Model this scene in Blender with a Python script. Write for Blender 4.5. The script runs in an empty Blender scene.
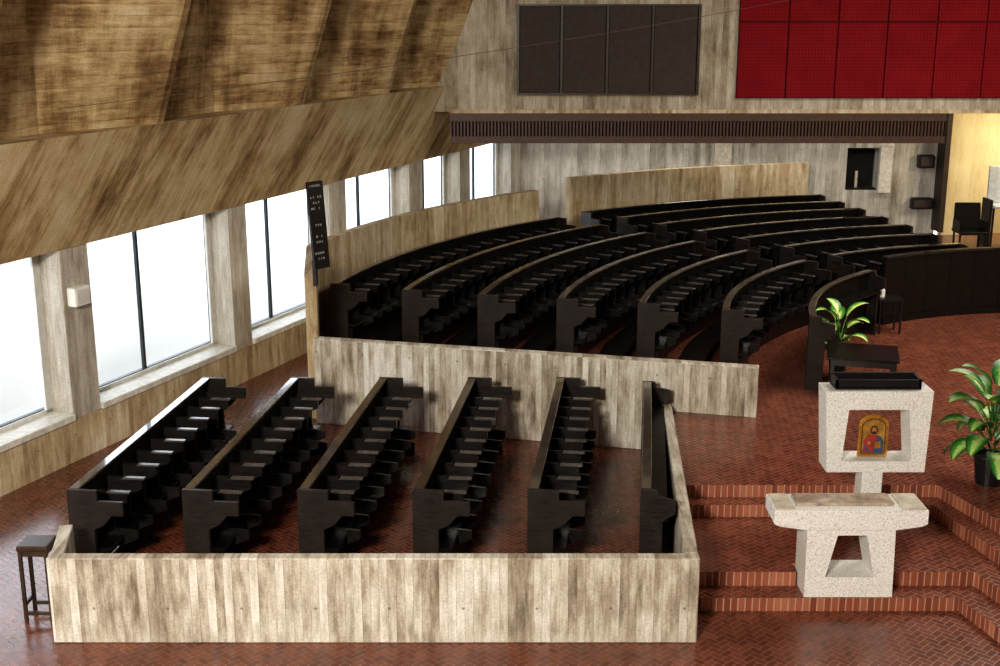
import bpy, bmesh, math, random
from mathutils import Vector, Matrix
random.seed(4)
SC = bpy.context.scene
COL = SC.collection
R = math.radians

# ---------------------------------------------------------------- camera geometry
H = 6.5; FPX = 1240.0; TH = math.atan(325/1240)
def P(px, py, z):
    """point of the plane at height z seen at photo pixel (px,py)"""
    a = TH + math.atan((py-333)/FPX)
    D = (H-z)/math.tan(a)
    dep = D*math.cos(TH) + (H-z)*math.sin(TH)
    return Vector(((px-500)*dep/FPX, D, z))
def PD(px, py, D):
    """point at distance D seen at photo pixel (px,py)"""
    a = TH + math.atan((py-333)/FPX)
    z = H - D*math.tan(a)
    dep = D*math.cos(TH) + (H-z)*math.sin(TH)
    return Vector(((px-500)*dep/FPX, D, z))

# ---------------------------------------------------------------- node helpers
class NT:
    def __init__(s, name):
        s.mat = bpy.data.materials.new(name); s.mat.use_nodes = True
        s.t = s.mat.node_tree; s.b = s.t.nodes['Principled BSDF']
    def n(s, typ, **kw):
        n = s.t.nodes.new(typ)
        for k, v in kw.items(): setattr(n, k, v)
        return n
    def lk(s, a, b): s.t.links.new(a, b)
    def m(s, op, a, b=None, c=None):
        n = s.n('ShaderNodeMath', operation=op)
        for i, v in enumerate((a, b, c)):
            if v is None: continue
            if isinstance(v, (int, float)): n.inputs[i].default_value = v
            else: s.lk(v, n.inputs[i])
        return n.outputs[0]
    def comb(s, x, y, z=0.0):
        n = s.n('ShaderNodeCombineXYZ')
        for i, v in enumerate((x, y, z)):
            if isinstance(v, (int, float)): n.inputs[i].default_value = v
            else: s.lk(v, n.inputs[i])
        return n.outputs[0]
    def noise(s, vec, scale, detail=3, rough=.55):
        n = s.n('ShaderNodeTexNoise'); n.inputs['Scale'].default_value = scale
        n.inputs['Detail'].default_value = detail; n.inputs['Roughness'].default_value = rough
        s.lk(vec, n.inputs['Vector']); return n.outputs[0]
    def white(s, vec):
        n = s.n('ShaderNodeTexWhiteNoise', noise_dimensions='3D'); s.lk(vec, n.inputs['Vector']); return n.outputs[0]
    def ramp(s, f, stops):
        n = s.n('ShaderNodeValToRGB'); e = n.color_ramp.elements
        while len(e) < len(stops): e.new(.5)
        for i, (p, c) in enumerate(stops):
            e[i].position = p; e[i].color = (*c, 1)
        s.lk(f, n.inputs[0]); return n.outputs[0]
    def mix(s, f, a, b, bt='MIX'):
        n = s.n('ShaderNodeMix', data_type='RGBA', blend_type=bt)
        for sock, v in ((n.inputs[0], f), (n.inputs[6], a), (n.inputs[7], b)):
            if isinstance(v, (int, float)): sock.default_value = v
            elif isinstance(v, tuple): sock.default_value = (*v, 1)
            else: s.lk(v, sock)
        return n.outputs[2]
    def uv(s):
        n = s.n('ShaderNodeTexCoord'); return n.outputs['UV']
    def obj(s):
        n = s.n('ShaderNodeTexCoord'); return n.outputs['Object']
    def sep(s, v):
        n = s.n('ShaderNodeSeparateXYZ'); s.lk(v, n.inputs[0]); return n.outputs
    def bump(s, h, strength=.3, dist=.01):
        n = s.n('ShaderNodeBump'); n.inputs['Strength'].default_value = strength
        n.inputs['Distance'].default_value = dist
        s.lk(h, n.inputs['Height']); s.lk(n.outputs[0], s.b.inputs['Normal'])
    def base(s, c, rough=.5, metal=0, spec=None):
        if isinstance(c, tuple): s.b.inputs['Base Color'].default_value = (*c, 1)
        else: s.lk(c, s.b.inputs['Base Color'])
        if isinstance(rough, (int, float)): s.b.inputs['Roughness'].default_value = rough
        else: s.lk(rough, s.b.inputs['Roughness'])
        s.b.inputs['Metallic'].default_value = metal
        if spec is not None: s.b.inputs['Specular IOR Level'].default_value = spec
        return s.mat

def flat(name, c, rough=.5, metal=0, var=.15, spec=None):
    t = NT(name); nz = t.noise(t.obj(), 9, 3)
    d = tuple(x*(1-var) for x in c); l = tuple(min(1, x*(1+var)) for x in c)
    return t.base(t.ramp(nz, [(.3, d), (.7, l)]), rough, metal, spec)

def concrete(name, stops, bw=.13, horiz=False, tilt=0.0, seam=.3, wr=.2, drip=.6, off=0.0, holes=True, gain=1.7, patch=.5, bumps=.55, big=.5, joint=0):
    t = NT(name); o = t.sep(t.uv()); u0, v0 = o[0], o[1]
    u, v = (v0, u0) if horiz else (u0, v0)
    if tilt: u = t.m('ADD', u, t.m('MULTIPLY', v, tilt))
    wob = t.m('MULTIPLY', t.noise(t.comb(t.m('MULTIPLY', u, 3), v), 1, 2), .015)
    ub = t.m('DIVIDE', t.m('ADD', u, wob), bw); fl = t.m('FLOOR', ub); fr = t.m('FRACT', ub)
    rnd = t.white(t.comb(fl, 1.7, 3.3))
    lng = t.noise(t.comb(t.m('MULTIPLY', fl, 5.13), t.m('MULTIPLY', v, 1.1), 2.0), 1.0, 3)
    n1 = t.noise(t.comb(t.m('MULTIPLY', u, 22), t.m('MULTIPLY', v, 2.2), t.m('MULTIPLY', rnd, 9)), 1.0, 5, .7)
    n2 = t.noise(t.comb(u0, v0, 7.7), .8, 5, .62)
    n5 = t.noise(t.comb(t.m('MULTIPLY', u, 9), t.m('MULTIPLY', v, 2.2), t.m('MULTIPLY', rnd, 5)), 1.0, 6, .7)
    du = t.m('ADD', u0, t.m('MULTIPLY', v0, tilt)) if tilt else u0
    n4 = t.noise(t.comb(t.m('MULTIPLY', du, 3.2), t.m('MULTIPLY', v0, .45), 4.4), 1.0, 5, .68)
    terms = [(rnd, wr), (lng, wr*2.2), (n1, .3), (n2, big), (n4, drip), (n5, patch)]
    f = None; tot = 0
    for s_, w_ in terms:
        x = t.m('MULTIPLY', s_, w_); f = x if f is None else t.m('ADD', f, x); tot += w_
    f = t.m('ADD', t.m('MULTIPLY', t.m('SUBTRACT', f, tot/2), gain), .5+off)
    c = t.ramp(f, stops)
    sm = t.m('LESS_THAN', fr, .07)
    c = t.mix(t.m('MULTIPLY', t.m('MULTIPLY', sm, seam), t.m('MULTIPLY', n5, 2.0)), c, (.10, .075, .05))
    hgt = t.m('SUBTRACT', t.m('ADD', t.m('MULTIPLY', n1, .6), t.m('MULTIPLY', rnd, .35)), t.m('MULTIPLY', sm, .7))
    if joint:
        jl = t.m('LESS_THAN', t.m('FRACT', t.m('DIVIDE', u0, joint)), .012)
        c = t.mix(t.m('MULTIPLY', jl, .5), c, (.07, .045, .025))
    if holes:
        jv = t.m('FRACT', t.m('DIVIDE', v0, .8))
        hx = t.m('MULTIPLY', t.m('SUBTRACT', t.m('FRACT', t.m('DIVIDE', u0, .775)), .5), .775); hy = t.m('MULTIPLY', t.m('SUBTRACT', jv, .5), .8)
        dd = t.m('SQRT', t.m('ADD', t.m('MULTIPLY', hx, hx), t.m('MULTIPLY', hy, hy)))
        hole = t.m('LESS_THAN', dd, .016)
        c = t.mix(t.m('MULTIPLY', hole, .6), c, (.07, .05, .035))
    n3 = t.noise(t.comb(u0, v0, 1.0), 38, 4, .7)
    c = t.mix(.45, c, t.ramp(n3, [(.32, (.42, .39, .35)), (.68, (1.08, 1.08, 1.08))]), 'MULTIPLY')
    t.bump(hgt, bumps, .012)
    return t.base(c, .75, 0, .3)

def herring(name, cell=.1, rot=R(45), dark=1.0):
    t = NT(name); o = t.sep(t.uv()); x0, y0 = o[0], o[1]
    c, s_ = math.cos(rot)/cell, math.sin(rot)/cell
    u = t.m('ADD', t.m('MULTIPLY', x0, c), t.m('MULTIPLY', y0, s_))
    v = t.m('SUBTRACT', t.m('MULTIPLY', y0, c), t.m('MULTIPLY', x0, s_))
    ix, iy = t.m('FLOOR', u), t.m('FLOOR', v); fu, fv = t.m('FRACT', u), t.m('FRACT', v)
    k = t.m('FLOORED_MODULO', t.m('ADD', t.m('SUBTRACT', ix, iy), 0.25), 4.0)
    k = t.m('FLOOR', k)
    def eq(val): return t.m('COMPARE', k, val, .1)
    k0, k1, k2, k3 = eq(0), eq(1), eq(2), eq(3)
    hor = t.m('ADD', k0, k1); ver = t.m('ADD', k2, k3)
    lu = t.m('LESS_THAN', fu, .07); hu = t.m('GREATER_THAN', fu, .93)
    lv = t.m('LESS_THAN', fv, .07); hv = t.m('GREATER_THAN', fv, .93)
    mh = t.m('ADD', t.m('MULTIPLY', hor, t.m('ADD', lv, hv)), t.m('ADD', t.m('MULTIPLY', k0, lu), t.m('MULTIPLY', k1, hu)))
    mv = t.m('ADD', t.m('MULTIPLY', ver, t.m('ADD', lu, hu)), t.m('ADD', t.m('MULTIPLY', k3, lv), t.m('MULTIPLY', k2, hv)))
    mo = t.m('MINIMUM', t.m('ADD', mh, mv), 1.0)
    bx = t.m('SUBTRACT', ix, k1); by = t.m('SUBTRACT', iy, k2)
    rnd = t.white(t.comb(bx, by, hor))
    col = t.ramp(rnd, [(0, (.11*dark, .030*dark, .017*dark)), (.5, (.15*dark, .042*dark, .023*dark)), (1, (.20*dark, .062*dark, .034*dark))])
    nz = t.noise(t.uv(), 1.3, 4)
    col = t.mix(.4, col, t.ramp(nz, [(.3, (.65, .6, .55)), (.7, (1.12, 1.1, 1.08))]), 'MULTIPLY')
    col = t.mix(t.m('MULTIPLY', mo, .4), col, (.26*dark, .16*dark, .12*dark))
    t.bump(t.m('SUBTRACT', t.m('MULTIPLY', t.noise(t.uv(), 30, 2), .4), t.m('MULTIPLY', mo, .5)), .15, .003)
    rg = t.m('ADD', t.m('MULTIPLY', t.noise(t.uv(), 3, 3), .15), t.m('ADD', .15, t.m('MULTIPLY', mo, .15)))
    return t.base(col, rg, 0, .75)

def riser(name):
    t = NT(name); o = t.sep(t.uv())
    ub = t.m('DIVIDE', o[0], .08); fr = t.m('FRACT', ub); rnd = t.white(t.comb(t.m('FLOOR', ub), 1.0, 2.0))
    col = t.ramp(rnd, [(0, (.17, .05, .028)), (.6, (.27, .085, .045)), (1, (.36, .14, .08))])
    mo = t.m('LESS_THAN', fr, .16)
    col = t.mix(t.m('MULTIPLY', mo, .8), col, (.45, .31, .25))
    t.bump(t.m('SUBTRACT', 1.0, mo), .4, .006)
    return t.base(col, .4)

m_conc = concrete('board_formed_concrete', [(.02, (.17, .135, .095)), (.3, (.36, .31, .245)), (.5, (.52, .475, .40)), (.82, (.74, .72, .66))], .09, wr=.2, gain=1.75, seam=.3, patch=.7, drip=.5, big=.5)
m_concwarm = concrete('warm_board_concrete', [(.0, (.17, .11, .055)), (.3, (.39, .285, .165)), (.6, (.585, .475, .31)), (.9, (.76, .69, .55))], .09, wr=.14, gain=1.65, seam=.25, patch=.6, drip=.5, big=.5)
m_band = concrete('stained_concrete_band', [(.04, (.13, .075, .03)), (.34, (.40, .28, .14)), (.56, (.59, .46, .27)), (.92, (.74, .64, .45))], .16, tilt=-.35, seam=.22, wr=.05, drip=.7, holes=False, gain=1.75, patch=.5, big=.8)
m_fold = concrete('stained_horizontal_board_concrete', [(.06, (.10, .052, .02)), (.34, (.29, .185, .085)), (.6, (.50, .37, .195)), (.95, (.68, .56, .37))], .16, horiz=True, seam=.3, wr=.08, drip=.6, holes=False, gain=1.8, patch=.5, big=.8)
m_back = concrete('grey_brown_concrete', [(.0, (.15, .118, .077)), (.32, (.33, .28, .205)), (.6, (.47, .42, .335)), (.92, (.62, .575, .49))], .13, wr=.14, gain=1.8, patch=.6, big=.6)
m_recess = concrete('pale_grey_board_concrete', [(.0, (.17, .15, .12)), (.3, (.38, .36, .31)), (.6, (.54, .52, .48)), (.9, (.72, .71, .67))], .15, wr=.18, gain=1.7)
m_pillar = concrete('pillar_concrete', [(.0, (.17, .14, .10)), (.33, (.40, .36, .30)), (.6, (.56, .53, .47)), (.95, (.74, .72, .68))], .11, wr=.08, holes=False, gain=1.5, patch=.6)
m_yellow = concrete('warm_lit_plaster', [(.2, (.62, .50, .28)), (.5, (.78, .66, .40)), (.9, (.86, .76, .52))], .9, seam=.05, wr=.05, holes=False, gain=1.3)  # warm lamp light painted into the yellow wall colour
m_floor = herring('herringbone_brick', .075)
m_plat = herring('herringbone_brick_platform', .075, R(38), 1.1)
m_riser = riser('brick_step_riser')

def wood(name, a, b, rough, spec=.5, coat=0):
    t = NT(name); o = t.sep(t.obj())
    nz = t.noise(t.comb(t.m('MULTIPLY', o[0], 5), t.m('MULTIPLY', o[1], 5), t.m('MULTIPLY', o[2], 40)), 1, 4, .6)
    n2 = t.noise(t.obj(), 4, 3)
    f = t.m('ADD', t.m('MULTIPLY', nz, .6), t.m('MULTIPLY', n2, .4))
    t.bump(nz, .12, .003)
    if coat: t.b.inputs['Coat Weight'].default_value = coat; t.b.inputs['Coat Roughness'].default_value = .06
    return t.base(t.ramp(f, [(.35, a), (.65, b)]), rough, 0, spec)
m_wood = wood('black_stained_wood', (.0025, .002, .002), (.008, .006, .005), .34, .4)
m_end = wood('lit_black_brown_wood', (.006, .005, .005), (.034, .026, .023), .33, .5)  # lighter copy of the black wood; light on pew ends painted in
m_div = wood('dark_divider_wood', (.005, .0045, .0045), (.022, .018, .017), .30, .5)
m_arm = wood('lit_armrest_wood', (.04, .036, .036), (.13, .118, .115), .2, 1.0)  # greyed lighter so the armrest tops look lit
m_rail = wood('polished_sheen_rail', (.022, .017, .014), (.085, .065, .052), .13, 1.0, 1.0)  # base lightened to carry reflected sheen; the polish itself is real
m_black = flat('black_metal', (.008, .008, .009), .4)
m_darkwood = wood('dark_brown_wood', (.02, .012, .007), (.06, .035, .02), .4)
m_white = flat('white_plastic', (.75, .74, .70), .5, 0, .05)
m_letter = flat('faded_white_lettering', (.34, .33, .31), .6, 0, .2)
m_frame = flat('dark_bronze_frame', (.035, .04, .045), .4, .5)
m_lframe = flat('pale_painted_frame', (.6, .6, .58), .5, 0, .1)
m_sill = flat('pale_concrete_sill', (.62, .60, .55), .5, 0, .2)
m_grill = flat('brown_metal_grille', (.075, .038, .026), .5, .1)
m_dark = flat('opening_shade_black', (.006, .005, .005), .9)  # near-black painted where openings fall into shade
m_post = flat('dark_brown_post', (.035, .022, .015), .6)
m_cable = flat('grey_brown_cable', (.12, .09, .06), .6)
m_panel = flat('brown_grey_fabric', (.042, .030, .024), .8, 0, .2)
m_gold = flat('gold_leaf', (.62, .33, .06), .35, .7, .35)
m_skin = flat('painted_skin', (.30, .14, .06), .6)
m_robe = flat('painted_red_robe', (.26, .03, .02), .6, 0, .4)
m_blue = flat('painted_blue_cloak', (.03, .06, .13), .6, 0, .4)
m_soil = flat('potting_soil', (.03, .018, .01), .95)
m_marble = flat('brown_veined_marble', (.36, .29, .23), .3, 0, .45)
m_tan = flat('pale_tan_stone', (.50, .46, .38), .4, 0, .25)
m_grey = flat('grey_upholstery', (.50, .53, .57), .5)
m_pave = flat('pale_terrace_paving', (.62, .62, .61), .9, 0, 0)

def terrazzo():
    t = NT('grey_white_terrazzo')
    v = t.n('ShaderNodeTexVoronoi'); v.inputs['Scale'].default_value = 150; t.lk(t.obj(), v.inputs['Vector'])
    w = t.sep(v.outputs['Color'])[0]
    c = t.ramp(w, [(.0, (.26, .25, .23)), (.16, (.48, .47, .44)), (.26, (.68, .67, .64)), (1, (.80, .79, .76))])
    return t.base(c, .5)
m_terr = terrazzo()
def redmat():
    t = NT('red_grid_fabric'); o = t.sep(t.uv())
    a = t.m('LESS_THAN', t.m('FRACT', t.m('DIVIDE', o[0], .07)), .3); b = t.m('LESS_THAN', t.m('FRACT', t.m('DIVIDE', o[1], .07)), .3)
    nz = t.noise(t.uv(), 1.5, 3)
    c = t.ramp(nz, [(.3, (.18, .006, .011)), (.7, (.235, .010, .016))])
    c = t.mix(t.m('MULTIPLY', t.m('MAXIMUM', a, b), .45), c, (.07, .003, .004))
    return t.base(c, .8, 0, .1)
m_red = redmat()
def leafmat(name, g1, g2, cen):
    t = NT(name); o = t.sep(t.uv())
    d = t.m('ABSOLUTE', t.m('SUBTRACT', o[0], .5))
    nz = t.noise(t.uv(), 9, 3)
    f = t.m('ADD', t.m('MULTIPLY', d, 2.0), t.m('MULTIPLY', t.m('SUBTRACT', nz, .5), .9))
    return t.base(t.ramp(f, [(.2, cen), (.5, g1), (.8, g2)]), .4)
m_leaf = leafmat('variegated_leaf', (.12, .38, .05), (.03, .17, .02), (.75, .80, .28))
m_leaf2 = leafmat('dark_variegated_leaf', (.05, .22, .035), (.015, .09, .012), (.35, .50, .14))
def glassmat():
    t = NT('window_glass'); tr = t.n('ShaderNodeBsdfTransparent'); tr.inputs[0].default_value = (.96, .98, 1, 1)
    gl = t.n('ShaderNodeBsdfGlossy'); gl.inputs['Roughness'].default_value = .05
    mx = t.n('ShaderNodeMixShader'); mx.inputs[0].default_value = .05
    t.lk(tr.outputs[0], mx.inputs[1]); t.lk(gl.outputs[0], mx.inputs[2])
    t.lk(mx.outputs[0], t.t.nodes['Material Output'].inputs['Surface']); return t.mat
m_glass = glassmat()

# ---------------------------------------------------------------- mesh helpers
class MB:
    def __init__(s): s.v = []; s.f = []; s.mi = []; s.uvs = {}
    def face(s, idx, mi=0, uv=None):
        s.f.append(idx); s.mi.append(mi)
        if uv: s.uvs[len(s.f)-1] = uv
    def prism_pts(s, bot, top, mi=0, mside=None):
        b = len(s.v); n = len(bot); s.v += [Vector(p) for p in bot] + [Vector(p) for p in top]
        s.face(list(range(b, b+n))[::-1], mi); s.face(list(range(b+n, b+2*n)), mi)
        for i in range(n):
            j = (i+1) % n; s.face([b+i, b+j, b+n+j, b+n+i], mi if mside is None else mside)
        return s
    def box(s, x0, x1, y0, y1, z0, z1, mi=0):
        return s.prism_pts([(x0, y0, z0), (x1, y0, z0), (x1, y1, z0), (x0, y1, z0)], [(x0, y0, z1), (x1, y0, z1), (x1, y1, z1), (x0, y1, z1)], mi)
    def slab(s, poly, z0, z1, mi=0, mside=None):
        return s.prism_pts([(x, y, z0) for x, y in poly], [(x, y, z1) for x, y in poly], mi, mside)
    def xz(s, poly, y0, y1, mi=0):
        return s.prism_pts([(x, y0, z) for x, z in poly], [(x, y1, z) for x, z in poly], mi)
    def sweep(s, F, poly, w0, w1, n=1, mi=0, uv=False):
        b = len(s.v); m = len(poly)
        for k in range(n+1):
            w = w0+(w1-w0)*k/n
            for (u, z) in poly: s.v.append(Vector(F(u, w, z)))
        for k in range(n):
            wa, wb = w0+(w1-w0)*k/n, w0+(w1-w0)*(k+1)/n
            for i in range(m):
                j = (i+1) % m; za, zb = poly[i][1]+poly[i][0], poly[j][1]+poly[j][0]
                s.face([b+k*m+i, b+k*m+j, b+(k+1)*m+j, b+(k+1)*m+i], mi, [(wa, za), (wa, zb), (wb, zb), (wb, za)] if uv else None)
        s.face(list(range(b, b+m))[::-1], mi); s.face(list(range(b+n*m, b+n*m+m)), mi)
        return s
    def tube(s, pts, r, seg=8, mi=0, r1=None):
        pts = [Vector(p) for p in pts]; b = len(s.v); n = len(pts)
        for i, p in enumerate(pts):
            d = (pts[min(i+1, n-1)]-pts[max(i-1, 0)]).normalized()
            a = d.orthogonal().normalized(); c = d.cross(a)
            rr = r if r1 is None else r+(r1-r)*i/(n-1)
            for k in range(seg):
                t = 2*math.pi*k/seg; s.v.append(p+(a*math.cos(t)+c*math.sin(t))*rr)
        for i in range(n-1):
            for k in range(seg):
                l = (k+1) % seg; s.face([b+i*seg+k, b+i*seg+l, b+(i+1)*seg+l, b+(i+1)*seg+k], mi)
        s.face(list(range(b, b+seg))[::-1], mi); s.face(list(range(b+(n-1)*seg, b+n*seg)), mi)
        return s
    def lathe(s, c, prof, seg=20, mi=0):
        b = len(s.v); n = len(prof)
        for r, z in prof:
            for k in range(seg):
                t = 2*math.pi*k/seg; s.v.append(Vector((c[0]+r*math.cos(t), c[1]+r*math.sin(t), c[2]+z)))
        for i in range(n-1):
            for k in range(seg):
                l = (k+1) % seg; s.face([b+i*seg+k, b+i*seg+l, b+(i+1)*seg+l, b+(i+1)*seg+k], mi)
        s.face(list(range(b, b+seg))[::-1], mi); s.face(list(range(b+(n-1)*seg, b+n*seg)), mi)
        return s

def wpos(o):
    v = Vector((0, 0, 0))
    while o: v += o.location; o = o.parent
    return v
def build(mb, name, mats, parent=None, origin=None, bevel=0, smooth=False):
    """vertices are given in the world frame; stored relative to the origin / parent"""
    if not isinstance(mats, (list, tuple)): mats = [mats]
    if parent is not None: org = wpos(parent); loc = Vector((0, 0, 0))
    else:
        if origin is None:
            xs = [v.x for v in mb.v]; ys = [v.y for v in mb.v]; zs = [v.z for v in mb.v]
            origin = ((min(xs)+max(xs))/2, (min(ys)+max(ys))/2, min(zs))
        org = Vector(origin); loc = org
    me = bpy.data.meshes.new(name)
    me.from_pydata([v-org for v in mb.v], [], mb.f)
    for m in mats: me.materials.append(m)
    for p, i in zip(me.polygons, mb.mi): p.material_index = i
    if not mb.uvs:
        bm = bmesh.new(); bm.from_mesh(me); bmesh.ops.recalc_face_normals(bm, faces=bm.faces); bm.to_mesh(me); bm.free()
    uvl = me.uv_layers.new(name='UVMap')
    for p in me.polygons:
        cu = mb.uvs.get(p.index)
        n = p.normal
        if abs(n.z) > .9: t = Vector((1, 0, 0)); b = Vector((0, 1, 0))
        else:
            t = Vector((0, 0, 1)).cross(n).normalized(); b = n.cross(t)
        for k, li in enumerate(p.loop_indices):
            if cu: uvl.data[li].uv = cu[k]
            else:
                q = me.vertices[me.loops[li].vertex_index].co + org
                uvl.data[li].uv = (q.dot(t), q.dot(b))
        p.use_smooth = smooth
    o = bpy.data.objects.new(name, me); COL.objects.link(o); o.location = loc
    if parent is not None: o.parent = parent
    if bevel:
        md = o.modifiers.new('bevel', 'BEVEL'); md.width = bevel; md.segments = 1; md.limit_method = 'ANGLE'; md.angle_limit = R(40)
    return o
def thing(name, label, cat, loc, group=None):
    o = bpy.data.objects.new(name, None); COL.objects.link(o); o.location = loc; o.empty_display_size = .1
    o['label'] = label; o['category'] = cat
    if group: o['group'] = group
    return o
def tag(o, label, cat, kind=None, group=None):
    o['label'] = label; o['category'] = cat
    if kind: o['kind'] = kind
    if group: o['group'] = group
    return o
def copy_tree(o, parent=None):
    c = o.copy(); COL.objects.link(c)
    if parent: c.parent = parent
    for ch in list(o.children): copy_tree(ch, c)
    return c

T = Vector((.387, .922, 0)); NI = Vector((.922, -.387, 0))
def LP(D, off=0, z=0):
    p = Vector((-6.87+.42*(D-15.9), D, z)); return p + NI*off
def lbox(mb, D0, D1, o0, o1, z0, z1, mi=0):
    q = [LP(D0, o0), LP(D1, o0), LP(D1, o1), LP(D0, o1)]
    return mb.prism_pts([(p.x, p.y, z0) for p in q], [(p.x, p.y, z1) for p in q], mi)

# ---------------------------------------------------------------- floors and steps
CX, CY = 10.6, 18.0
def arc(rad, a0, a1, n):
    return [(CX+rad*math.cos(R(a0+(a1-a0)*i/n)), CY+rad*math.sin(R(a0+(a1-a0)*i/n))) for i in range(n+1)]
fa, fb = LP(-4, -.3), LP(34.5, -.3)
tag(build(MB().slab([(17, -4), (17, 34.5), (fb.x, fb.y), (fa.x, fa.y)], -.3, 0), 'floor', m_floor), 'red brown herringbone brick floor around the low concrete enclosure', 'floor', 'structure')
SW0 = Vector((1.93, 11.86)); SW1 = Vector((2.48, 17.82))
def sw(y): return SW0.x + (SW1.x-SW0.x)*(y-SW0.y)/(SW1.y-SW0.y)
L4 = [(sw(14.72), 14.72), (sw(17.80), 17.80), (-2.85, 19.12), (-3.2, 21.7)] + arc(14.3, 165, 92, 24) + [(16.5, 33.5), (16.5, 10), (6.9, 10.0), (5.95, 13.4), (5.55, 14.72)]
tag(build(MB().slab(L4, .0, .65, 0, 1), 'floor', [m_plat, m_riser]), 'raised brick platform under the curved pews', 'floor', 'structure')
L3 = [(sw(14.45), 14.45), (sw(14.7), 14.7), (5.55, 14.7), (5.93, 13.4), (6.85, 10), (6.55, 10), (5.65, 13.3), (5.42, 14.45)]
tag(build(MB().slab(L3, .0, .49, 0, 1), 'floor', [m_plat, m_riser]), 'upper brick step below the raised platform', 'step', 'structure')
AX0, AX1 = 3.38, 4.36
L2 = [(sw(12.88), 12.88), (AX0-.03, 12.88), (AX0-.03, 13.1), (AX1+.03, 13.1), (AX1+.03, 12.88), (5.37, 12.88), (6.2, 9.8), (6.6, 9.8), (5.66, 13.3), (5.43, 14.46), (sw(14.46), 14.46)]
tag(build(MB().slab(L2, .0, .33, 0, 1), 'floor', [m_plat, m_riser]), 'middle brick landing under the terrazzo lectern', 'step', 'structure')
L1 = [(sw(12.58), 12.58), (5.1, 12.58), (5.85, 9.6), (6.2, 9.6), (5.38, 12.89), (AX1+.02, 12.89), (AX1+.02, 13.09), (AX0-.02, 13.09), (AX0-.02, 12.89), (sw(12.89), 12.89)]
tag(build(MB().slab(L1, .0, .16, 0, 1), 'floor', [m_plat, m_riser]), 'lowest brick step in front of the stone altar', 'step', 'structure')
ta, tb = LP(-6, -.6), LP(60, -.6)
tag(build(MB().slab([(ta.x, ta.y), (tb.x, tb.y), (-40, 60), (-40, -6)], -.3, .3), 'terrace', m_pave), 'pale terrace outside the windows', 'terrace', 'structure')

# ---------------------------------------------------------------- low concrete walls
def strip(a, b, th, z0, z1a, z1b=None):
    if z1b is None: z1b = z1a
    a = Vector(a); b = Vector(b); d = (b-a).normalized(); n = Vector((-d.y, d.x))*th
    q = [(a, z1a), (b, z1b), (b+n, z1b), (a+n, z1a)]
    return MB().prism_pts([(p.x, p.y, z0) for p, z in q], [(p.x, p.y, z) for p, z in q])
tag(build(strip((-4.72, 11.86), (2.08, 11.86), .14, 0, .97), 'wall_front', m_conc, bevel=.01), 'low board-formed concrete wall in front of the straight pews', 'wall', 'structure')
tag(build(strip((-4.57, 12.0), (-4.73, 12.75), .14, 0, .97), 'wall_left_return', m_conc, bevel=.01), 'short concrete wall return beside the first pew end', 'wall', 'structure')
tag(build(strip((2.08, 12.0), (2.56, 17.66), .14, 0, .97, .78), 'wall_right_low', m_conc, bevel=.01), 'low concrete side wall between pews and steps', 'wall', 'structure')
tag(build(strip((-2.97, 19.05), (3.78, 17.4), .18, 0, 1.41), 'wall_middle', m_conc, bevel=.01), 'slanting concrete wall between straight and curved pews', 'wall', 'structure')
def Farc(rad, a0):
    def F(u, w, z):
        a = R(a0) - w/rad; r = rad-u
        return (CX+r*math.cos(a), CY+r*math.sin(a), z)
    return F
def arclen(rad, a0, a1): return rad*R(a0-a1)
RW = 14.35
mb = MB().sweep(Farc(RW, 165), [(0, 0), (0, 2.42), (-.18, 2.42), (-.18, 0)], 0, arclen(RW, 165, 132.5), 48, uv=True)
mb.prism_pts([(-3.26, 21.71, 0), (-2.93, 19.3, 0), (-3.11, 19.28, 0), (-3.44, 21.7, 0)], [(-3.26, 21.71, 2.42), (-2.93, 19.3, 2.42), (-3.11, 19.28, 2.42), (-3.44, 21.7, 2.42)])
tag(build(mb, 'wall_curved_left', m_concwarm), 'long curved concrete wall behind the left curved pews', 'wall', 'structure')
tag(build(MB().sweep(Farc(RW, 128.5), [(0, 0), (0, 2.62), (-.18, 2.62), (-.18, 0)], 0, arclen(RW, 128.5, 100.5), 40, uv=True), 'wall_curved_back', m_concwarm), 'curved concrete wall behind the far curved pews', 'wall', 'structure')

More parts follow.
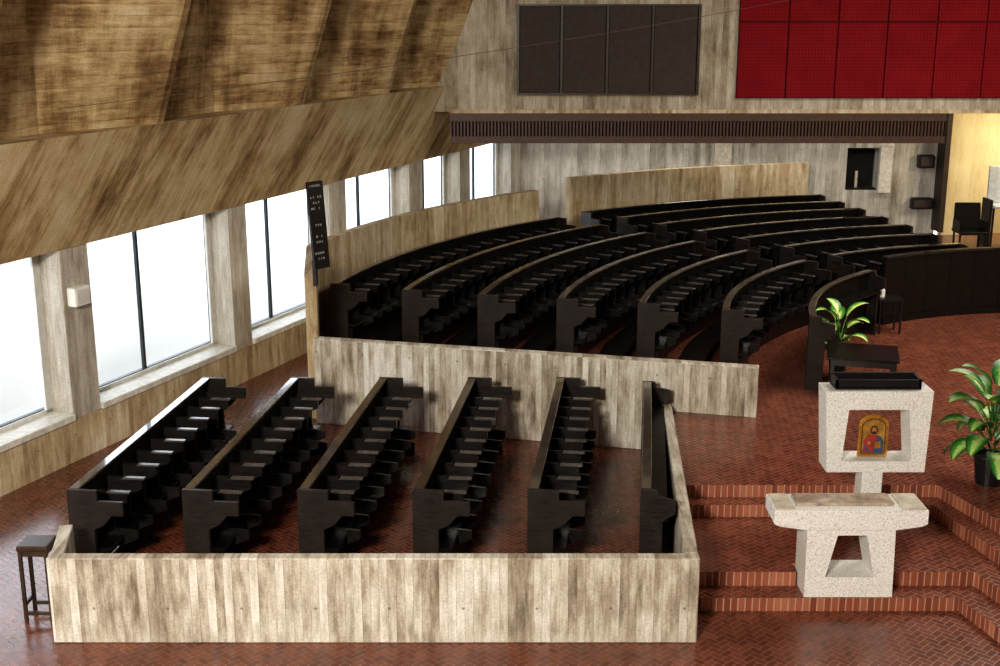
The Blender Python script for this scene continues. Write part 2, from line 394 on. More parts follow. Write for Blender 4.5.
# ---------------------------------------------------------------- window wall
tag(build(lbox(MB(), -4, 34.5, -.55, 0, 0, .62), 'wall_left_kerb', m_concwarm), 'low concrete kerb running below the windows', 'wall', 'structure')
PIL = [(10.0, 10.6), (13.6, 14.15), (17.35, 17.9), (21.15, 21.65), (24.3, 24.9), (27.5, 28.1), (30, 30.55), (33, 33.6)]
for i, (a, b) in enumerate(PIL):
    tag(build(lbox(MB(), a, b, -.55, -.02, .62, 3.17), 'wall_left_pillar', m_pillar, bevel=.01),
        ['outermost', 'nearest', 'white-box', 'second', 'black board', 'fourth', 'fifth', 'last'][i]+' concrete pillar between the windows', 'pillar', 'structure')
for i in range(len(PIL)-1):
    a = PIL[i][1]; b = PIL[i+1][0]
    w = bpy.data.objects.new('window_%d' % (i+1), None); COL.objects.link(w); w.location = LP((a+b)/2, -.5, .62)
    tag(w, ['outermost two-pane window left of the frame', 'two-pane window cut by the left edge', 'large two-pane window right of the white wall box', 'two-pane window beside the hanging black board', 'small bright window behind the black board', 'narrow window above the curved wall', 'farthest narrow window by the grille'][i], 'window', 'structure')
    z0, z1 = .72, 3.2
    f = MB(); e = .04
    lbox(f, a, b, -.52, -.45, z0, z0+.06); lbox(f, a, b, -.52, -.45, z1-.06, z1)
    lbox(f, a, a+e, -.52, -.45, z0, z1); lbox(f, b-e, b, -.52, -.45, z0, z1)
    build(f, 'window_frame', m_frame, w)
    f = MB(); lbox(f, b-.12, b, -.44, -.40, z0, z1); lbox(f, a, a+.12, -.44, -.40, z0, z1); lbox(f, a, b, -.44, -.40, z0, z0+.05)
    build(f, 'outer_casing', m_lframe, w)
    mid = a+(b-a)*.46
    build(lbox(MB(), mid-.025, mid+.025, -.51, -.455, z0, z1), 'mullion', m_frame, w)
    g = MB(); lbox(g, a+e, mid-.02, -.485, -.475, z0+.06, z1-.06); build(g, 'pane', m_glass, w)
    g = MB(); lbox(g, mid+.02, b-e, -.485, -.475, z0+.06, z1-.06); build(g, 'pane', m_glass, w)
    build(lbox(MB(), a, b, -.44, .03, .62, .72), 'window_sill', m_sill, w, bevel=.01)
def band():
    mb = MB(); D0, D1 = -4, 34.5
    a0, a1 = LP(D0, 0, 3.17), LP(D1, 0, 3.17); b0, b1 = LP(D0, .74, 4.85), LP(D1, .74, 4.85)
    c0, c1 = LP(D0, -.6, 4.85), LP(D1, -.6, 4.85); d0, d1 = LP(D0, -.6, 3.17), LP(D1, -.6, 3.17)
    mb.prism_pts([a0, b0, c0, d0], [a1, b1, c1, d1]); return mb
tag(build(band(), 'wall_left_band', m_band), 'stained leaning concrete band above the windows', 'wall', 'structure')
# folded upper wall: broad slanted bays, crisp leaning ribs
VAL = [-2.5, 1, 4, 7.4, 10.8, 13.6, 17.0, 20.7, 23.7, 26.7, 28.9]; RID = [-.7, 2.5, 5.6, 8.7, 12.0, 15.4, 18.75, 22.4, 25.4, 27.9]
mb = MB(); ZB, ZT = 4.85, 9.5
base = []; top = []
for i, v in enumerate(VAL):
    base.append(LP(v, .18, ZB)); top.append(LP(v, .30, ZT))
    if i < len(RID):
        r = RID[i]; base.append(LP(r, .66, ZB)); top.append(LP(r, .68+.36*(ZT-ZB), ZT))
        base.append(LP(r+.16, .64, ZB)); top.append(LP(r+.16, .66+.36*(ZT-ZB), ZT))
        base.append(LP(r+.20, .36, ZB)); top.append(LP(r+.20, .38+.36*(ZT-ZB), ZT))
acc = 0; NZ = 16
for i in range(len(base)-1):
    Lt = (base[i+1]-base[i]).length
    NU = 8 if Lt > .6 else 1
    b0 = len(mb.v)
    for a in range(NZ+1):
        for c in range(NU+1):
            s = a/NZ; q = c/NU
            mb.v.append(base[i].lerp(top[i], s).lerp(base[i+1].lerp(top[i+1], s), q))
    for a in range(NZ):
        for c in range(NU):
            k = b0+a*(NU+1)+c
            z0, z1 = ZB+(ZT-ZB)*a/NZ, ZB+(ZT-ZB)*(a+1)/NZ; u0, u1 = acc+Lt*c/NU, acc+Lt*(c+1)/NU
            mb.face([k, k+1, k+NU+2, k+NU+1], 0, [(u0, z0), (u1, z0), (u1, z1), (u0, z1)])
    acc += Lt
tag(build(mb, 'wall_left_upper', m_fold), 'folded dark-stained concrete upper wall on the left', 'wall', 'structure')
tag(build(lbox(MB(), -4, 34, -1.0, -.3, 4.85, 9.5), 'wall_left_outer', m_fold), 'outer concrete shell behind the folded upper wall', 'wall', 'structure')

# ---------------------------------------------------------------- back walls, ceiling
BD = 27.5
tag(build(MB().box(-3.2, 17, BD, BD+.4, 4.3, 9.5), 'wall_back_upper', m_back), 'upper concrete back wall with dark and red panels', 'wall', 'structure')
tag(build(MB().box(-3.2, 17, BD+.4, 34.2, 4.3, 4.5), 'ceiling', m_back), 'concrete soffit over the recessed back aisle', 'ceiling', 'structure')
tag(build(MB().box(-17, 17, -4, BD+.4, 9.5, 9.8), 'ceiling', m_back), 'high concrete ceiling over the nave', 'ceiling', 'structure')
tag(build(MB().box(-17, 17, -4.3, -4, 0, 9.8), 'wall_behind', m_back), 'concrete wall behind the gallery', 'wall', 'structure')
mb = MB(); N0, N1, NZ0, NZ1 = PD(845, 190, 33.6).x, PD(876, 190, 33.6).x, PD(845, 190, 33.6).z, PD(845, 148, 33.6).z
mb.box(0.2, N0, 33.6, 34.0, 0, 4.4); mb.box(N1, 11.9, 33.6, 34.0, 0, 4.4)
mb.box(N0, N1, 33.6, 34.0, 0, NZ0); mb.box(N0, N1, 33.6, 34.0, NZ1, 4.4); mb.box(N0, N1, 34.0, 34.1, NZ0, NZ1)
tag(build(mb, 'wall_back', m_recess), 'recessed pale board-formed back wall with a dark niche', 'wall', 'structure')
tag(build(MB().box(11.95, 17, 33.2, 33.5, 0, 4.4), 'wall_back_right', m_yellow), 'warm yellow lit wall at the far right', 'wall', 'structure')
tag(build(MB().box(11.80, 11.93, 33.0, 33.6, .65, 4.3), 'trim_1', m_post), 'dark vertical edge beside the yellow wall', 'trim', 'structure')
tag(build(MB().box(16.5, 17, -4, 34, 0, 9.5), 'wall_right', m_back), 'concrete wall on the right outside the frame', 'wall', 'structure')
tag(build(MB().box(-1.1, 16.5, BD-.05, BD, 4.27, 4.35), 'trim_2', m_concwarm), 'pale edge strip under the upper back wall', 'trim', 'structure')
mb = MB(); mb.box(N1, N1+.33, 33.4, 33.65, NZ0-.05, NZ1+.05)
tag(build(mb, 'trim_3', m_sill), 'pale jamb on the right of the wall niche', 'trim', 'structure')
p = thing('statue_niche_shelf', 'near-black niche shade panel with a small shelf set in the back wall', 'niche', ((N0+N1)/2, 33.7, NZ0))
build(MB().box(N0+.02, N1-.02, 33.95, 33.99, NZ0+.02, NZ1-.02), 'back_panel', m_dark, p)  # near-black sheet standing in for the shade inside the niche
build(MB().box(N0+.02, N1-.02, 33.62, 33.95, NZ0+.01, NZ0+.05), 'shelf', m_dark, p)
build(MB().tube([((N0+N1)/2-.1, 33.75, NZ0+.05), ((N0+N1)/2-.1, 33.75, NZ0+.5)], .04), 'candle', m_tan, p)
a = PD(714, 160, 33.5); b = PD(731, 160, 33.5)
tag(build(MB().box(a.x, b.x, 33.45, 33.6, 0, 4.3), 'trim_4', m_tan), 'narrow pale pilaster on the recessed back wall', 'pilaster', 'structure')
# grille
ga, gb = PD(450, 130, BD).x, PD(945, 130, BD).x
g = thing('ventilation_grille', 'long brown slotted metal grille hung under the upper back wall', 'grille', ((ga+gb)/2, BD, 3.62))
build(MB().box(ga, gb, BD+.06, BD+.12, 3.66, 4.26), 'backing', m_dark, g)
mb = MB()
for z, h in ((3.62, .15), (4.10, .16)): mb.box(ga, gb, BD-.04, BD+.06, z, z+h)
build(mb, 'grille_frame', m_grill, g)
mb = MB(); x = ga; k = 0
while x < gb:
    mb.box(x, min(gb, x+.04), BD-.02, BD+.05, 3.64, 4.25); x += .075; k += 1
build(mb, 'slats', m_grill, g)
# dark panels
BF = BD-.004
xs = [PD(v, 50, BD).x for v in (518, 561.5, 607, 652, 698)]
zt = PD(600, 4, BD).z; zb = PD(600, 95, BD).z
t = thing('acoustic_panel_screen', 'four dark brown fabric panels in a frame on the upper back wall', 'wall panel', ((xs[0]+xs[-1])/2, BD-.05, zb))
for i in range(4):
    build(MB().box(xs[i]+.035, xs[i+1]-.035, BD-.07, BF, zb+.05, zt-.04), 'panel', m_panel, t, bevel=.008)
mb = MB()
for x in xs: mb.box(x-.025, x+.025, BD-.1, BF, zb, zt)
mb.box(xs[0], xs[-1], BD-.09, BF, zb, zb+.05); mb.box(xs[0], xs[-1], BD-.09, BF, zt-.04, zt)
build(mb, 'panel_frame', m_darkwood, t)
# red panels
rx = [PD(737+49*i, 60, BD).x for i in range(8)]; rz0 = PD(800, 98, BD).z; rz1 = PD(800, 22, BD).z
t = thing('red_screen', 'deep red gridded panel screen at the top right of the back wall', 'wall panel', (rx[3], BD-.05, rz0))
for i in range(7):
    for (a, b) in ((rz0, rz1), (rz1, rz1*2-rz0)):
        build(MB().box(rx[i]+.012, rx[i+1]-.012, BD-.1, BD-.031, a+.012, b-.012), 'panel', m_red, t, bevel=.006)
build(MB().box(rx[0], rx[-1], BD-.03, BF, rz0, rz1*2-rz0), 'backing', flat('dark_red_backing', (.08, .003, .004), .8), t)
# wall devices
for (px0, px1, y0, y1, lab) in ((918, 935, 155, 168, 'small dark loudspeaker high on the back wall right of the niche'), (911, 933, 198, 209, 'small dark equipment box low on the back wall right of the niche')):
    a = PD(px0, y1, 33.4); b = PD(px1, y0, 33.4)
    t = thing('wall_speaker', lab, 'speaker', ((a.x+b.x)/2, 33.5, a.z))
    build(MB().box(a.x, b.x, 33.38, 33.57, a.z, b.z), 'housing', m_black, t, bevel=.02)
    build(MB().box(a.x+.05, b.x-.05, 33.36, 33.38, a.z+.05, b.z-.05), 'front_mesh', m_panel, t)
    build(MB().box((a.x+b.x)/2-.05, (a.x+b.x)/2+.05, 33.57, 33.6, a.z+.05, b.z-.05), 'bracket', m_black, t)
# white box on pillar
c = LP(17.6, 0, 2.25)
t = thing('wall_speaker', 'white box mounted on the concrete pillar between the near windows', 'wall box', c)
mb = MB(); lbox(mb, 17.42, 17.72, -.02, .14, 2.32, 2.6); build(mb, 'housing', m_white, t, bevel=.015)
mb = MB(); lbox(mb, 17.45, 17.69, .14, .15, 2.36, 2.56); build(mb, 'front_mesh', m_lframe, t)

# black board
hb = PD(321, 268, 19.1)
d = Vector((.62, .78, 0)).normalized(); n = Vector((.78, -.62, 0))
t = thing('notice_board', 'tall narrow black board with white lettering above the curved wall end', 'sign', (hb.x, hb.y, hb.z))
TL = Vector((-.05, -.03, 0))
def bb(mb, a0, a1, o0, o1, z0, z1):
    c0 = Vector((hb.x, hb.y, 0)); q = [c0+d*a0+n*o0, c0+d*a1+n*o0, c0+d*a1+n*o1, c0+d*a0+n*o1]
    return mb.prism_pts([(p.x+TL.x*(z0-hb.z), p.y+TL.y*(z0-hb.z), z0) for p in q], [(p.x+TL.x*(z1-hb.z), p.y+TL.y*(z1-hb.z), z1) for p in q])
build(bb(MB(), -.16, .16, 0, .04, hb.z, hb.z+1.37), 'board', m_black, t)
zz = hb.z+1.29
STR = [[(0, .012, 0, .045), (.012, .04, .033, .045), (.012, .04, 0, .012)], [(.014, .028, 0, .045)], [(0, .012, 0, .045), (.03, .042, 0, .045), (.012, .03, .018, .028)],
       [(0, .012, 0, .045), (.012, .042, 0, .012)], [(0, .042, .033, .045), (.015, .027, 0, .033)], [(0, .01, 0, .045), (.032, .042, 0, .045), (.01, .032, 0, .01), (.01, .032, .035, .045)]]
for r_, row in enumerate(['11111', '00000', '11011', '01110', '11010', '00000', '00000', '01110', '00000', '01010', '01110', '00000', '11110', '01110']):
    for c_, ch in enumerate(row):
        if ch == '1':
            mb = MB(); x0 = -.125+c_*.05
            for (a, b, e, f) in random.choice(STR): bb(mb, x0+a*.75, x0+b*.75, .04, .045, zz+e*.75, zz+f*.75)
            build(mb, 'letter', m_letter, t)
    zz -= .088
build(MB().box(hb.x-.14, hb.x-.08, hb.y+.02, 19.28, 2.25, hb.z+.12), 'wall_bracket', m_black, t)

# cable
A = LP(16.6, .95, 5.24); B = Vector((6.6, BD-.13, 6.75)); pts = []
for k in range(25):
    s = k/24; q = A.lerp(B, s); q.z -= .5*s*(1-s); pts.append(q)
tag(build(MB().tube(pts, .005, 5), 'cable', m_cable), 'thin cable spanning from the folded wall to the back wall', 'cable')

# ---------------------------------------------------------------- pews
ENDP = [(-.06, 0), (-.06, 1.2), (.30, 1.2), (.30, 1.07), (.60, 1.07), (.60, .90), (.46, .90), (.36, .78), (.24, .72), (.24, .22), (.46, .20), (.46, 0)]
ENDS = [(-.06, 0), (-.06, 1.2), (.12, 1.2), (.14, 1.12), (.34, 1.08), (.34, .92), (.20, .82), (.20, 0)]
DIVP = [(.03, .3), (.03, 1.03), (.20, 1.03), (.20, 1.0), (.46, 1.0), (.46, .88), (.30, .80), (.28, .56), (.56, .54), (.56, .43), (.40, .36), (.20, .3)]
def make_pew(name, label, F, W, z, group, n=1, seats=True, sp=.46, cat='pew', shade_gaps=False):
    c = F(0, 0, z); t = thing(name, label, cat, c, group)
    def sh(poly): return [(u, zz+z) for u, zz in poly]
    ep = ENDP if seats else ENDS
    build(MB().sweep(F, sh(ep), 0, .055), 'end_panel', m_end, t, bevel=.005)
    build(MB().sweep(F, sh(ep), W-.055, W), 'end_panel', m_end, t, bevel=.005)
    build(MB().sweep(F, sh([(.0, .02), (.0, 1.17), (-.03, 1.17), (-.03, .02)]), .055, W-.055, n), 'backrest', m_wood, t)
    build(MB().sweep(F, sh([(-.05, 1.17), (-.05, 1.2), (.065, 1.2), (.065, 1.17)]), .055, W-.055, n), 'top_rail', m_rail, t, bevel=.005)
    if seats:
        build(MB().sweep(F, sh([(.0, .42), (.0, .46), (.38, .48), (.40, .45), (.38, .43)]), .055, W-.055, n), 'seat', m_wood, t)
        k = max(2, round(W/sp))
        for i in range(1, k):
            w = W*i/k
            dv = build(MB().sweep(F, sh(DIVP), w-.022, w+.022), 'seat_divider', m_div, t, bevel=.004)
            build(MB().sweep(F, sh([(.22, 1.0), (.22, 1.025), (.50, 1.025), (.50, 1.0)]), w-.036, w+.036), 'armrest', m_arm, dv, bevel=.004)
        if shade_gaps:  # dark parts added to blacken the shaded floor between curved rows
            build(MB().sweep(F, sh([(.0, .02), (.0, .40), (.30, .40), (.30, .02)]), .055, W-.055, n), 'shade_block', m_wood, t)
            if shade_gaps == 2:
                kn = build(MB().sweep(F, sh([(.62, .16), (.62, .22), (1.04, .22), (1.04, .16)]), .1, W-.1, n), 'shade_board', m_wood, t)
                k = max(2, round(W/1.6))
                for i in range(k+1):
                    w = .2+(W-.4)*i/k
                    build(MB().sweep(F, sh([(.70, 0), (.70, .16), (.9, .16), (.9, 0)]), w-.03, w+.03), 'shade_board_foot', m_wood, kn)
    else:
        build(MB().sweep(F, sh([(.0, .8), (.0, .84), (.26, .84), (.26, .8)]), .055, W-.055, n), 'book_shelf', m_wood, t)
    return t
ORD = ['first', 'second', 'third', 'fourth', 'fifth', 'sixth', 'seventh', 'eighth']
DD = Vector((.1165, .9932, 0)); NN = Vector((.9932, -.1165, 0))
O0 = Vector((-4.88, 13.18, 0))
def F0(u, w, z): return O0 + NN*u + DD*w + Vector((0, 0, z))
PL = 4.5
pew0 = make_pew('pew', 'first straight pew from the left in the front enclosure, beside the window aisle', F0, PL, 0, 'straight pews in the front enclosure')
for i in range(1, 5):
    c = copy_tree(pew0); c.location = O0 + Vector((1.313*i, 0, 0))
    c['label'] = ORD[i]+' straight pew from the left in the front enclosure'
def F6(u, w, z): return Vector((1.66, 13.18, z)) + NN*u + DD*w
make_pew('pew_screen', 'low front screen without seats beside the right wall of the front enclosure', F6, 4.3, 0, None, seats=False, cat='pew screen')
RR = [14.0, 12.65, 11.3, 9.95, 8.6, 7.25, 5.9]
NE = [(339, 284), (407, 290), (487, 295), (569, 299), (652, 304), (733, 310), (807, 316)]
for i in range(7):
    q = P(*NE[i], 1.85); rad = RR[i]-.14
    a0 = math.degrees(math.atan2(q.y-CY, q.x-CX))
    a1 = 132 if i < 6 else 131
    F = Farc(rad, a0); W = arclen(rad, a0, a1)
    if i < 6:
        make_pew('curved_pew', ORD[i]+' curved pew from the outer concrete wall in the left block', F, W, .65, 'curved pews of the left block', n=16, shade_gaps=2 if i < 5 else 1)
    else:
        make_pew('curved_pew_screen', 'innermost curved front screen of the left block beside the leafy plant', F, W, .65, None, n=12, seats=False, cat='pew screen')
R2 = [14.05 - 1.16*k for k in range(7)]
for i, rad in enumerate(R2):
    b0, b1 = 128 - .3*i, 99.5
    F = Farc(rad, b0); W = arclen(rad, b0, b1)
    make_pew('curved_pew', ORD[i]+' curved pew from the rear concrete wall in the far block', F, W, .65, 'curved pews of the far block', n=12, shade_gaps=2)
F = Farc(5.95, 124); W = arclen(5.95, 124, 92)
t = thing('curved_front_screen', 'tall black panelled screen in front of the far pews', 'pew screen', F(0, 0, .65))
for k in range(6):
    build(MB().sweep(F, [(0, .65), (0, 1.93), (-.05, 1.93), (-.05, .65)], W*k/6+.004, W*(k+1)/6-.004, 2), 'panel', m_wood, t)
build(MB().sweep(F, [(.04, 1.93), (.04, 1.97), (-.1, 1.97), (-.1, 1.93)], 0, W, 12), 'top_rail', m_end, t)
build(MB().sweep(F, [(.03, .65), (.03, .78), (0, .78), (0, .65)], 0, W, 12), 'plinth', m_wood, t)

# ---------------------------------------------------------------- altar (front stone table)
y0, y1 = 12.6, 13.05
t = thing('altar', 'pale speckled stone altar with winged top and trapezoid opening on the lower steps', 'altar', (3.86, 12.8, .16))
def bodyhole(mb, xl, xr, z0, z1, hx0b, hx1b, hx0t, hx1t, hz0, hz1, y0, y1, xl2=None, xr2=None):
    xl2 = xl if xl2 is None else xl2; xr2 = xr if xr2 is None else xr2
    def L(z): return xl+(xl2-xl)*(z-z0)/(z1-z0)
    def Rr(z): return xr+(xr2-xr)*(z-z0)/(z1-z0)
    mb.xz([(L(z0), z0), (Rr(z0), z0), (Rr(hz0), hz0), (L(hz0), hz0)], y0, y1)
    mb.xz([(L(hz1), hz1), (Rr(hz1), hz1), (Rr(z1), z1), (L(z1), z1)], y0, y1)
    mb.xz([(L(hz0), hz0), (hx0b, hz0), (hx0t, hz1), (L(hz1), hz1)], y0, y1)
    mb.xz([(hx1b, hz0), (Rr(hz0), hz0), (Rr(hz1), hz1), (hx1t, hz1)], y0, y1)
mb = MB()
bodyhole(mb, 3.38, 4.36, .16, 1.0, 3.60, 4.14, 3.71, 4.03, .40, .90, y0, y1, 3.37, 4.34)
build(mb, 'base', m_terr, t)
build(MB().xz([(3.35, .97), (4.36, .97), (4.62, 1.01), (4.68, 1.04), (4.68, 1.2), (3.0, 1.2), (3.0, 1.04), (3.07, 1.01)], y0-.02, y1+.02), 'top', m_terr, t, bevel=.004)
build(MB().box(3.27, 4.34, y0+.12, y1-.03, 1.2, 1.23), 'inset_slab', m_marble, t, bevel=.004)
build(MB().box(3.03, 3.22, y0+.0, y1, 1.2, 1.215), 'wing_slab', m_tan, t)
build(MB().box(4.40, 4.66, y0+.0, y1, 1.2, 1.215), 'wing_slab', m_tan, t)
# ---------------------------------------------------------------- lectern
y0, y1 = 14.05, 14.42
t = thing('lectern', 'tall pale stone lectern with a square opening on a narrow pedestal', 'lectern', (4.52, 14.2, .33))
mb = MB(); bodyhole(mb, 3.94, 5.12, 1.08, 2.10, 4.11, 4.95, 4.16, 4.88, 1.22, 1.87, y0, y1, 3.87, 5.15)
build(mb, 'frame', m_terr, t)
build(MB().box(4.39, 4.64, y0+.04, y1-.04, .33, 1.08), 'pedestal', m_terr, t, bevel=.01)
tr = thing('book_tray', 'black shallow tray resting on top of the stone lectern', 'tray', (4.5, 14.28, 2.10))
build(MB().box(4.0, 5.02, 14.12, 14.40, 2.10, 2.13), 'tray_base', m_black, tr)
mb = MB(); mb.box(4.0, 5.02, 14.36, 14.40, 2.12, 2.24); mb.box(4.0, 5.02, 14.12, 14.15, 2.12, 2.22); mb.box(4.0, 4.03, 14.12, 14.4, 2.12, 2.23); mb.box(4.99, 5.02, 14.12, 14.4, 2.12, 2.23)
build(mb, 'tray_rim', m_black, tr)
# icon
ix, iz = 4.52, 1.225; iy = 14.2
t = thing('icon', 'gold arched painted icon of a robed bearded figure inside the stone lectern', 'icon', (ix, iy, iz))
def archpoly(w, h, x=ix, z=iz):
    p = [(x-w/2, z), (x+w/2, z), (x+w/2, z+h-w/2*.7)]
    for k in range(1, 12):
        a = math.pi*k/12; p.append((x+w/2*math.cos(a), z+h-w/2*.7+w/2*.7*math.sin(a)))
    p.append((x-w/2, z+h-w/2*.7)); return p
build(MB().xz(archpoly(.36, .53), iy, iy+.03), 'frame', m_gold, t, bevel=.006)
build(MB().xz(archpoly(.29, .455, ix, iz+.03), iy-.003, iy), 'inner_border', m_darkwood, t)
build(MB().xz(archpoly(.27, .435, ix, iz+.04), iy-.006, iy-.003), 'painting', flat('aged_gold_ground', (.36, .20, .05), .5, .3, .5), t)
def disc(cx, cz, rx_, rz_, ya, yb, nn=18): return MB().xz([(cx+rx_*math.cos(2*math.pi*k/nn), cz+rz_*math.sin(2*math.pi*k/nn)) for k in range(nn)], ya, yb)
for k in range(9):
    a = math.pi*k/8
    build(disc(ix+.160*math.cos(a), iz+.402+.110*math.sin(a), .012, .012, iy-.012, iy, 8), 'gold_bead', m_gold, t)
build(disc(ix, iz+.345, .078, .078, iy-.009, iy-.006), 'halo', m_gold, t)
build(MB().xz([(ix-.12, iz+.05), (ix+.12, iz+.05), (ix+.115, iz+.21), (ix+.085, iz+.26), (ix+.04, iz+.285), (ix-.04, iz+.285), (ix-.085, iz+.26), (ix-.115, iz+.21)], iy-.012, iy-.006), 'robe', m_robe, t)
build(MB().xz([(ix+.0, iz+.05), (ix+.12, iz+.05), (ix+.115, iz+.21), (ix+.085, iz+.26), (ix+.05, iz+.275)], iy-.015, iy-.011), 'cloak', m_blue, t)
build(MB().xz([(ix-.115, iz+.12), (ix-.03, iz+.05), (ix-.01, iz+.05), (ix-.115, iz+.16)], iy-.015, iy-.011), 'cloak_fold', m_blue, t)
build(disc(ix, iz+.345, .045, .055, iy-.013, iy-.008), 'hair', m_darkwood, t)
build(disc(ix, iz+.342, .028, .04, iy-.016, iy-.012), 'face', m_skin, t)
build(disc(ix, iz+.312, .022, .018, iy-.018, iy-.014), 'beard', m_darkwood, t)
build(MB().xz([(ix+.02, iz+.11), (ix+.09, iz+.12), (ix+.085, iz+.2), (ix+.015, iz+.19)], iy-.019, iy-.014), 'book', m_gold, t)
build(disc(ix-.05, iz+.18, .020, .027, iy-.018, iy-.011), 'hand', m_skin, t)

# ---------------------------------------------------------------- stool
s0 = P(44, 616, 0)
sx, sy = s0.x, s0.y
t = thing('stool', 'tall black wooden stool at the far left beside the concrete enclosure', 'stool', (sx, sy, 0))
build(MB().box(sx-.17, sx+.17, sy-.16, sy+.16, .84, .90), 'seat', m_darkwood, t, bevel=.012)
build(MB().box(sx-.14, sx+.14, sy-.13, sy+.13, .77, .84), 'apron', m_darkwood, t)
for a in (-1, 1):
    for b in (-1, 1):
        build(MB().box(sx+a*.14-.018, sx+a*.14+.018, sy+b*.13-.018, sy+b*.13+.018, 0, .84), 'leg', m_darkwood, t)
for a in (-1, 1):
    build(MB().box(sx+a*.14-.012, sx+a*.14+.012, sy-.11, sy+.11, .18, .22), 'stretcher', m_darkwood, t)
    build(MB().box(sx-.13, sx+.13, sy+a*.13-.012, sy+a*.13+.012, .08, .12), 'stretcher', m_darkwood, t)

# ---------------------------------------------------------------- plants
def leaf(p0, az, el, L, Wd, droop, mat, parent, stemlen):
    h = Vector((math.cos(az), math.sin(az), 0)); side = Vector((-math.sin(az), math.cos(az), 0))
    st = []; pos = Vector(p0); e = el+.35
    for k in range(6):
        st.append(pos.copy()); pos = pos + (h*math.cos(e)+Vector((0, 0, 1))*math.sin(e))*stemlen/5; e -= .05
    build(MB().tube(st, .012, 6, 0, .006), 'stem', m_leaf2, parent)
    mb = MB(); N = 9; pos = st[-1].copy(); e = el
    for k in range(N+1):
        s = k/N; wd = Wd*math.sin(math.pi*min(1, s*.93+.05))**.65*(1-.2*s)*.5
        up = -h*math.sin(e)+Vector((0, 0, 1))*math.cos(e)
        for j, q in enumerate((-1, -.5, 0, .5, 1)):
            mb.v.append(pos+side*(q*wd)+up*(abs(q)*wd*.3))
        pos = pos+(h*math.cos(e)+Vector((0, 0, 1))*math.sin(e))*L/N; e -= droop/N
    for k in range(N):
        for j in range(4):
            a = k*5+j; mb.face([a, a+1, a+6, a+5], 0, [(j/4, k/N), ((j+1)/4, k/N), ((j+1)/4, (k+1)/N), (j/4, (k+1)/N)])
    build(mb, 'leaf', mat, parent, smooth=True)
def plant(label, x, y, z, potr, poth, n, L, Wd, hgt, mat, seed):
    rnd = random.Random(seed)
    t = thing('potted_plant', label, 'plant', (x, y, z))
    build(MB().lathe((x, y, z), [(potr*.75, 0), (potr, poth), (potr*1.06, poth), (potr*1.06, poth+.03), (potr*.92, poth+.03), (potr*.9, poth-.03)]), 'pot', m_black, t, smooth=False)
    build(MB().lathe((x, y, z+poth-.05), [(potr*.88, 0), (potr*.88, .03)]), 'soil', m_soil, t)
    for i in range(n):
        s = i/(n-1); az = i*2.4+rnd.uniform(-.3, .3); el = .2+.95*s
        leaf((x+.03*math.cos(az), y+.03*math.sin(az), z+poth-.02+hgt*s*.55), az, el, L*rnd.uniform(.8, 1.1), Wd*rnd.uniform(.85, 1.1), 1.7-.5*s, mat, t, hgt*(.2+.3*s))
pp = P(992, 489, .65)
plant('large leafy plant in a black pot on the platform at the right edge', pp.x+.02, pp.y+.2, .65, .2, .36, 26, .48, .31, .92, m_leaf2, 3)
plant('small bright variegated plant beside the innermost curved screen', 5.5, 19.4, .65, .16, .48, 15, .40, .25, .6, m_leaf, 5)

# ---------------------------------------------------------------- reading desk
c0 = P(864, 352, 1.30); dx, dy = c0.x, c0.y
t = thing('reading_desk', 'wide black table with a sloping top in front of the small plant', 'desk', (dx, dy, .65))
a0 = R(-14); ca, sa = math.cos(a0), math.sin(a0)
def dk(px, py): return (dx+px*ca-py*sa, dy+px*sa+py*ca)
def dbox(mb, x0, x1, yy0, yy1, z0, z1, slope=0):
    q = [(x0, yy0), (x1, yy0), (x1, yy1), (x0, yy1)]
    return mb.prism_pts([(*dk(*p), z0+slope*p[1]) for p in q], [(*dk(*p), z1+slope*p[1]) for p in q])
build(dbox(MB(), -.56, .52, -.34, .34, 1.27, 1.31, .10), 'desk_top', m_wood, t, bevel=.006)
build(dbox(MB(), -.50, .46, -.26, -.22, 1.12, 1.25, 0), 'apron', m_end, t)
for a in (-1, 1):
    for b in (-1, 1):
        build(dbox(MB(), a*.46-.025, a*.46+.025, b*.24-.025, b*.24+.025, .65, 1.265+b*.02), 'leg', m_black, t)
build(dbox(MB(), -.44, .44, -.02, .02, .85, .9), 'stretcher', m_black, t)
q = P(886, 332, .65)
t = thing('side_table', 'small black frame side table behind the plant', 'table', (q.x, q.y, .65))
build(MB().box(q.x-.22, q.x+.22, q.y-.2, q.y+.2, 1.28, 1.32), 'tabletop', m_black, t)
for a in (-1, 1):
    for b in (-1, 1):
        build(MB().box(q.x+a*.19-.015, q.x+a*.19+.015, q.y+b*.17-.015, q.y+b*.17+.015, .65, 1.28), 'leg', m_black, t)
t = thing('pump_bottle', 'small white pump bottle standing on the side table', 'bottle', (q.x-.12, q.y, 1.32))
build(MB().lathe((q.x-.12, q.y, 1.32), [(.04, 0), (.045, .02), (.045, .13), (.015, .17), (.015, .19)], 12), 'body', m_white, t)
build(MB().box(q.x-.17, q.x-.10, q.y-.01, q.y+.01, 1.51, 1.53), 'pump_head', m_white, t)

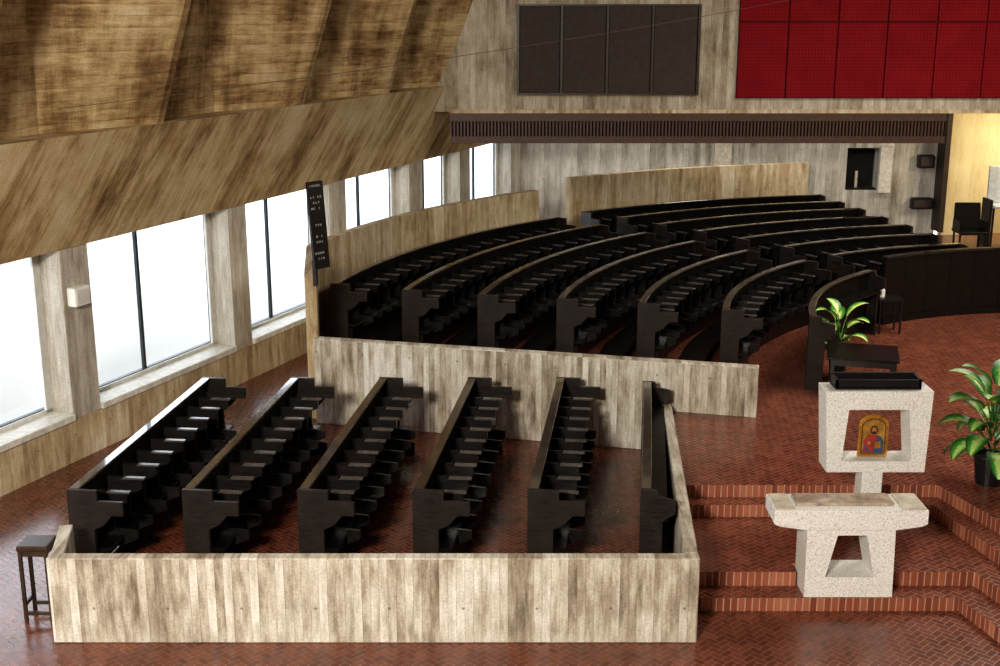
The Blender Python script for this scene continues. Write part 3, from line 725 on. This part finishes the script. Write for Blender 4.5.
# ---------------------------------------------------------------- things at the far right
def chair(px, py, lab, mt=None, zs=.43, zback=1.1, wd=.24):
    mt = mt or m_wood
    q = P(px, py, .65); x, y = q.x, q.y; z = .65
    t = thing('chair', lab, 'chair', (x, y, z))
    build(MB().box(x-wd, x+wd, y-wd, y+wd, z+zs, z+zs+.07), 'seat', mt, t, bevel=.015)
    build(MB().prism_pts([(x-wd, y+.2, z+zs+.07), (x+wd, y+.2, z+zs+.07), (x+wd, y+.27, z+zs+.07), (x-wd, y+.27, z+zs+.07)], [(x-wd+.02, y+.28, z+zback), (x+wd-.02, y+.28, z+zback), (x+wd-.02, y+.34, z+zback), (x-wd+.02, y+.34, z+zback)]), 'backrest', mt, t, bevel=.015)
    for a in (-1, 1):
        for b in (-1, 1):
            build(MB().box(x+a*(wd-.03)-.02, x+a*(wd-.03)+.02, y+b*.21-.02, y+b*.21+.02, z, z+zs), 'leg', m_wood, t)
    return t, x, y, z
t, x, y, z = chair(968, 250, 'dark wooden armchair left of the pale high-backed chair', zback=1.15, wd=.34)
for a in (-1, 1): build(MB().box(x+a*.32-.03, x+a*.32+.03, y-.24, y+.26, z+.5, z+.75), 'armrest', m_wood, t)
t, x, y, z = chair(999, 246, 'pale grey high-backed chair cut by the right edge', mt=m_grey, zs=1.0, zback=2.0, wd=.34)
for a in (-1, 1): build(MB().box(x+a*.37-.03, x+a*.37+.03, y-.2, y+.34, z, z+1.2), 'side_frame', m_black, t)

# ---------------------------------------------------------------- light
w = bpy.data.worlds.new('World'); SC.world = w; w.use_nodes = True
bg = w.node_tree.nodes['Background']; bg.inputs[0].default_value = (.90, .95, 1, 1); bg.inputs[1].default_value = 4.0
def area(name, loc, rot, size, power, col, sy=None):
    l = bpy.data.lights.new(name, 'AREA'); l.energy = power; l.color = col; l.size = size
    if sy: l.shape = 'RECTANGLE'; l.size_y = sy
    o = bpy.data.objects.new(name, l); COL.objects.link(o); o.location = loc; o.rotation_euler = rot
    return o
area('added_nave_key', (-4.5, -2.5, 8.9), (R(62), 0, R(-12)), 2.4, 3700, (1, .94, .83), 1.8)  # added key behind the camera, placed so the fold backs fall dark
area('added_choir_fill', (10, 19, 9.3), (0, 0, 0), 6, 1000, (1, .94, .84), 6)  # unseen overhead area light added to lift the interior
area('recess_light', (13.8, 31.0, 4.2), (R(35), 0, 0), 1.2, 190, (1, .86, .58), 1.2)
area('added_recess_fill', (6, 31, 4.25), (R(25), 0, 0), 9, 180, (1, .95, .86), .6)  # added soft fill that brightens the recessed back wall

# ---------------------------------------------------------------- camera
cam = bpy.data.cameras.new('Camera'); co = bpy.data.objects.new('Camera', cam); COL.objects.link(co)
co.location = (0, 0, H); co.rotation_euler = (math.pi/2-TH, 0, 0); cam.sensor_width = 36; cam.lens = 36*FPX/1000; cam.clip_end = 200
SC.camera = co
SC.view_settings.view_transform = 'Standard'
try: SC.view_settings.look = 'Medium High Contrast'
except Exception: pass
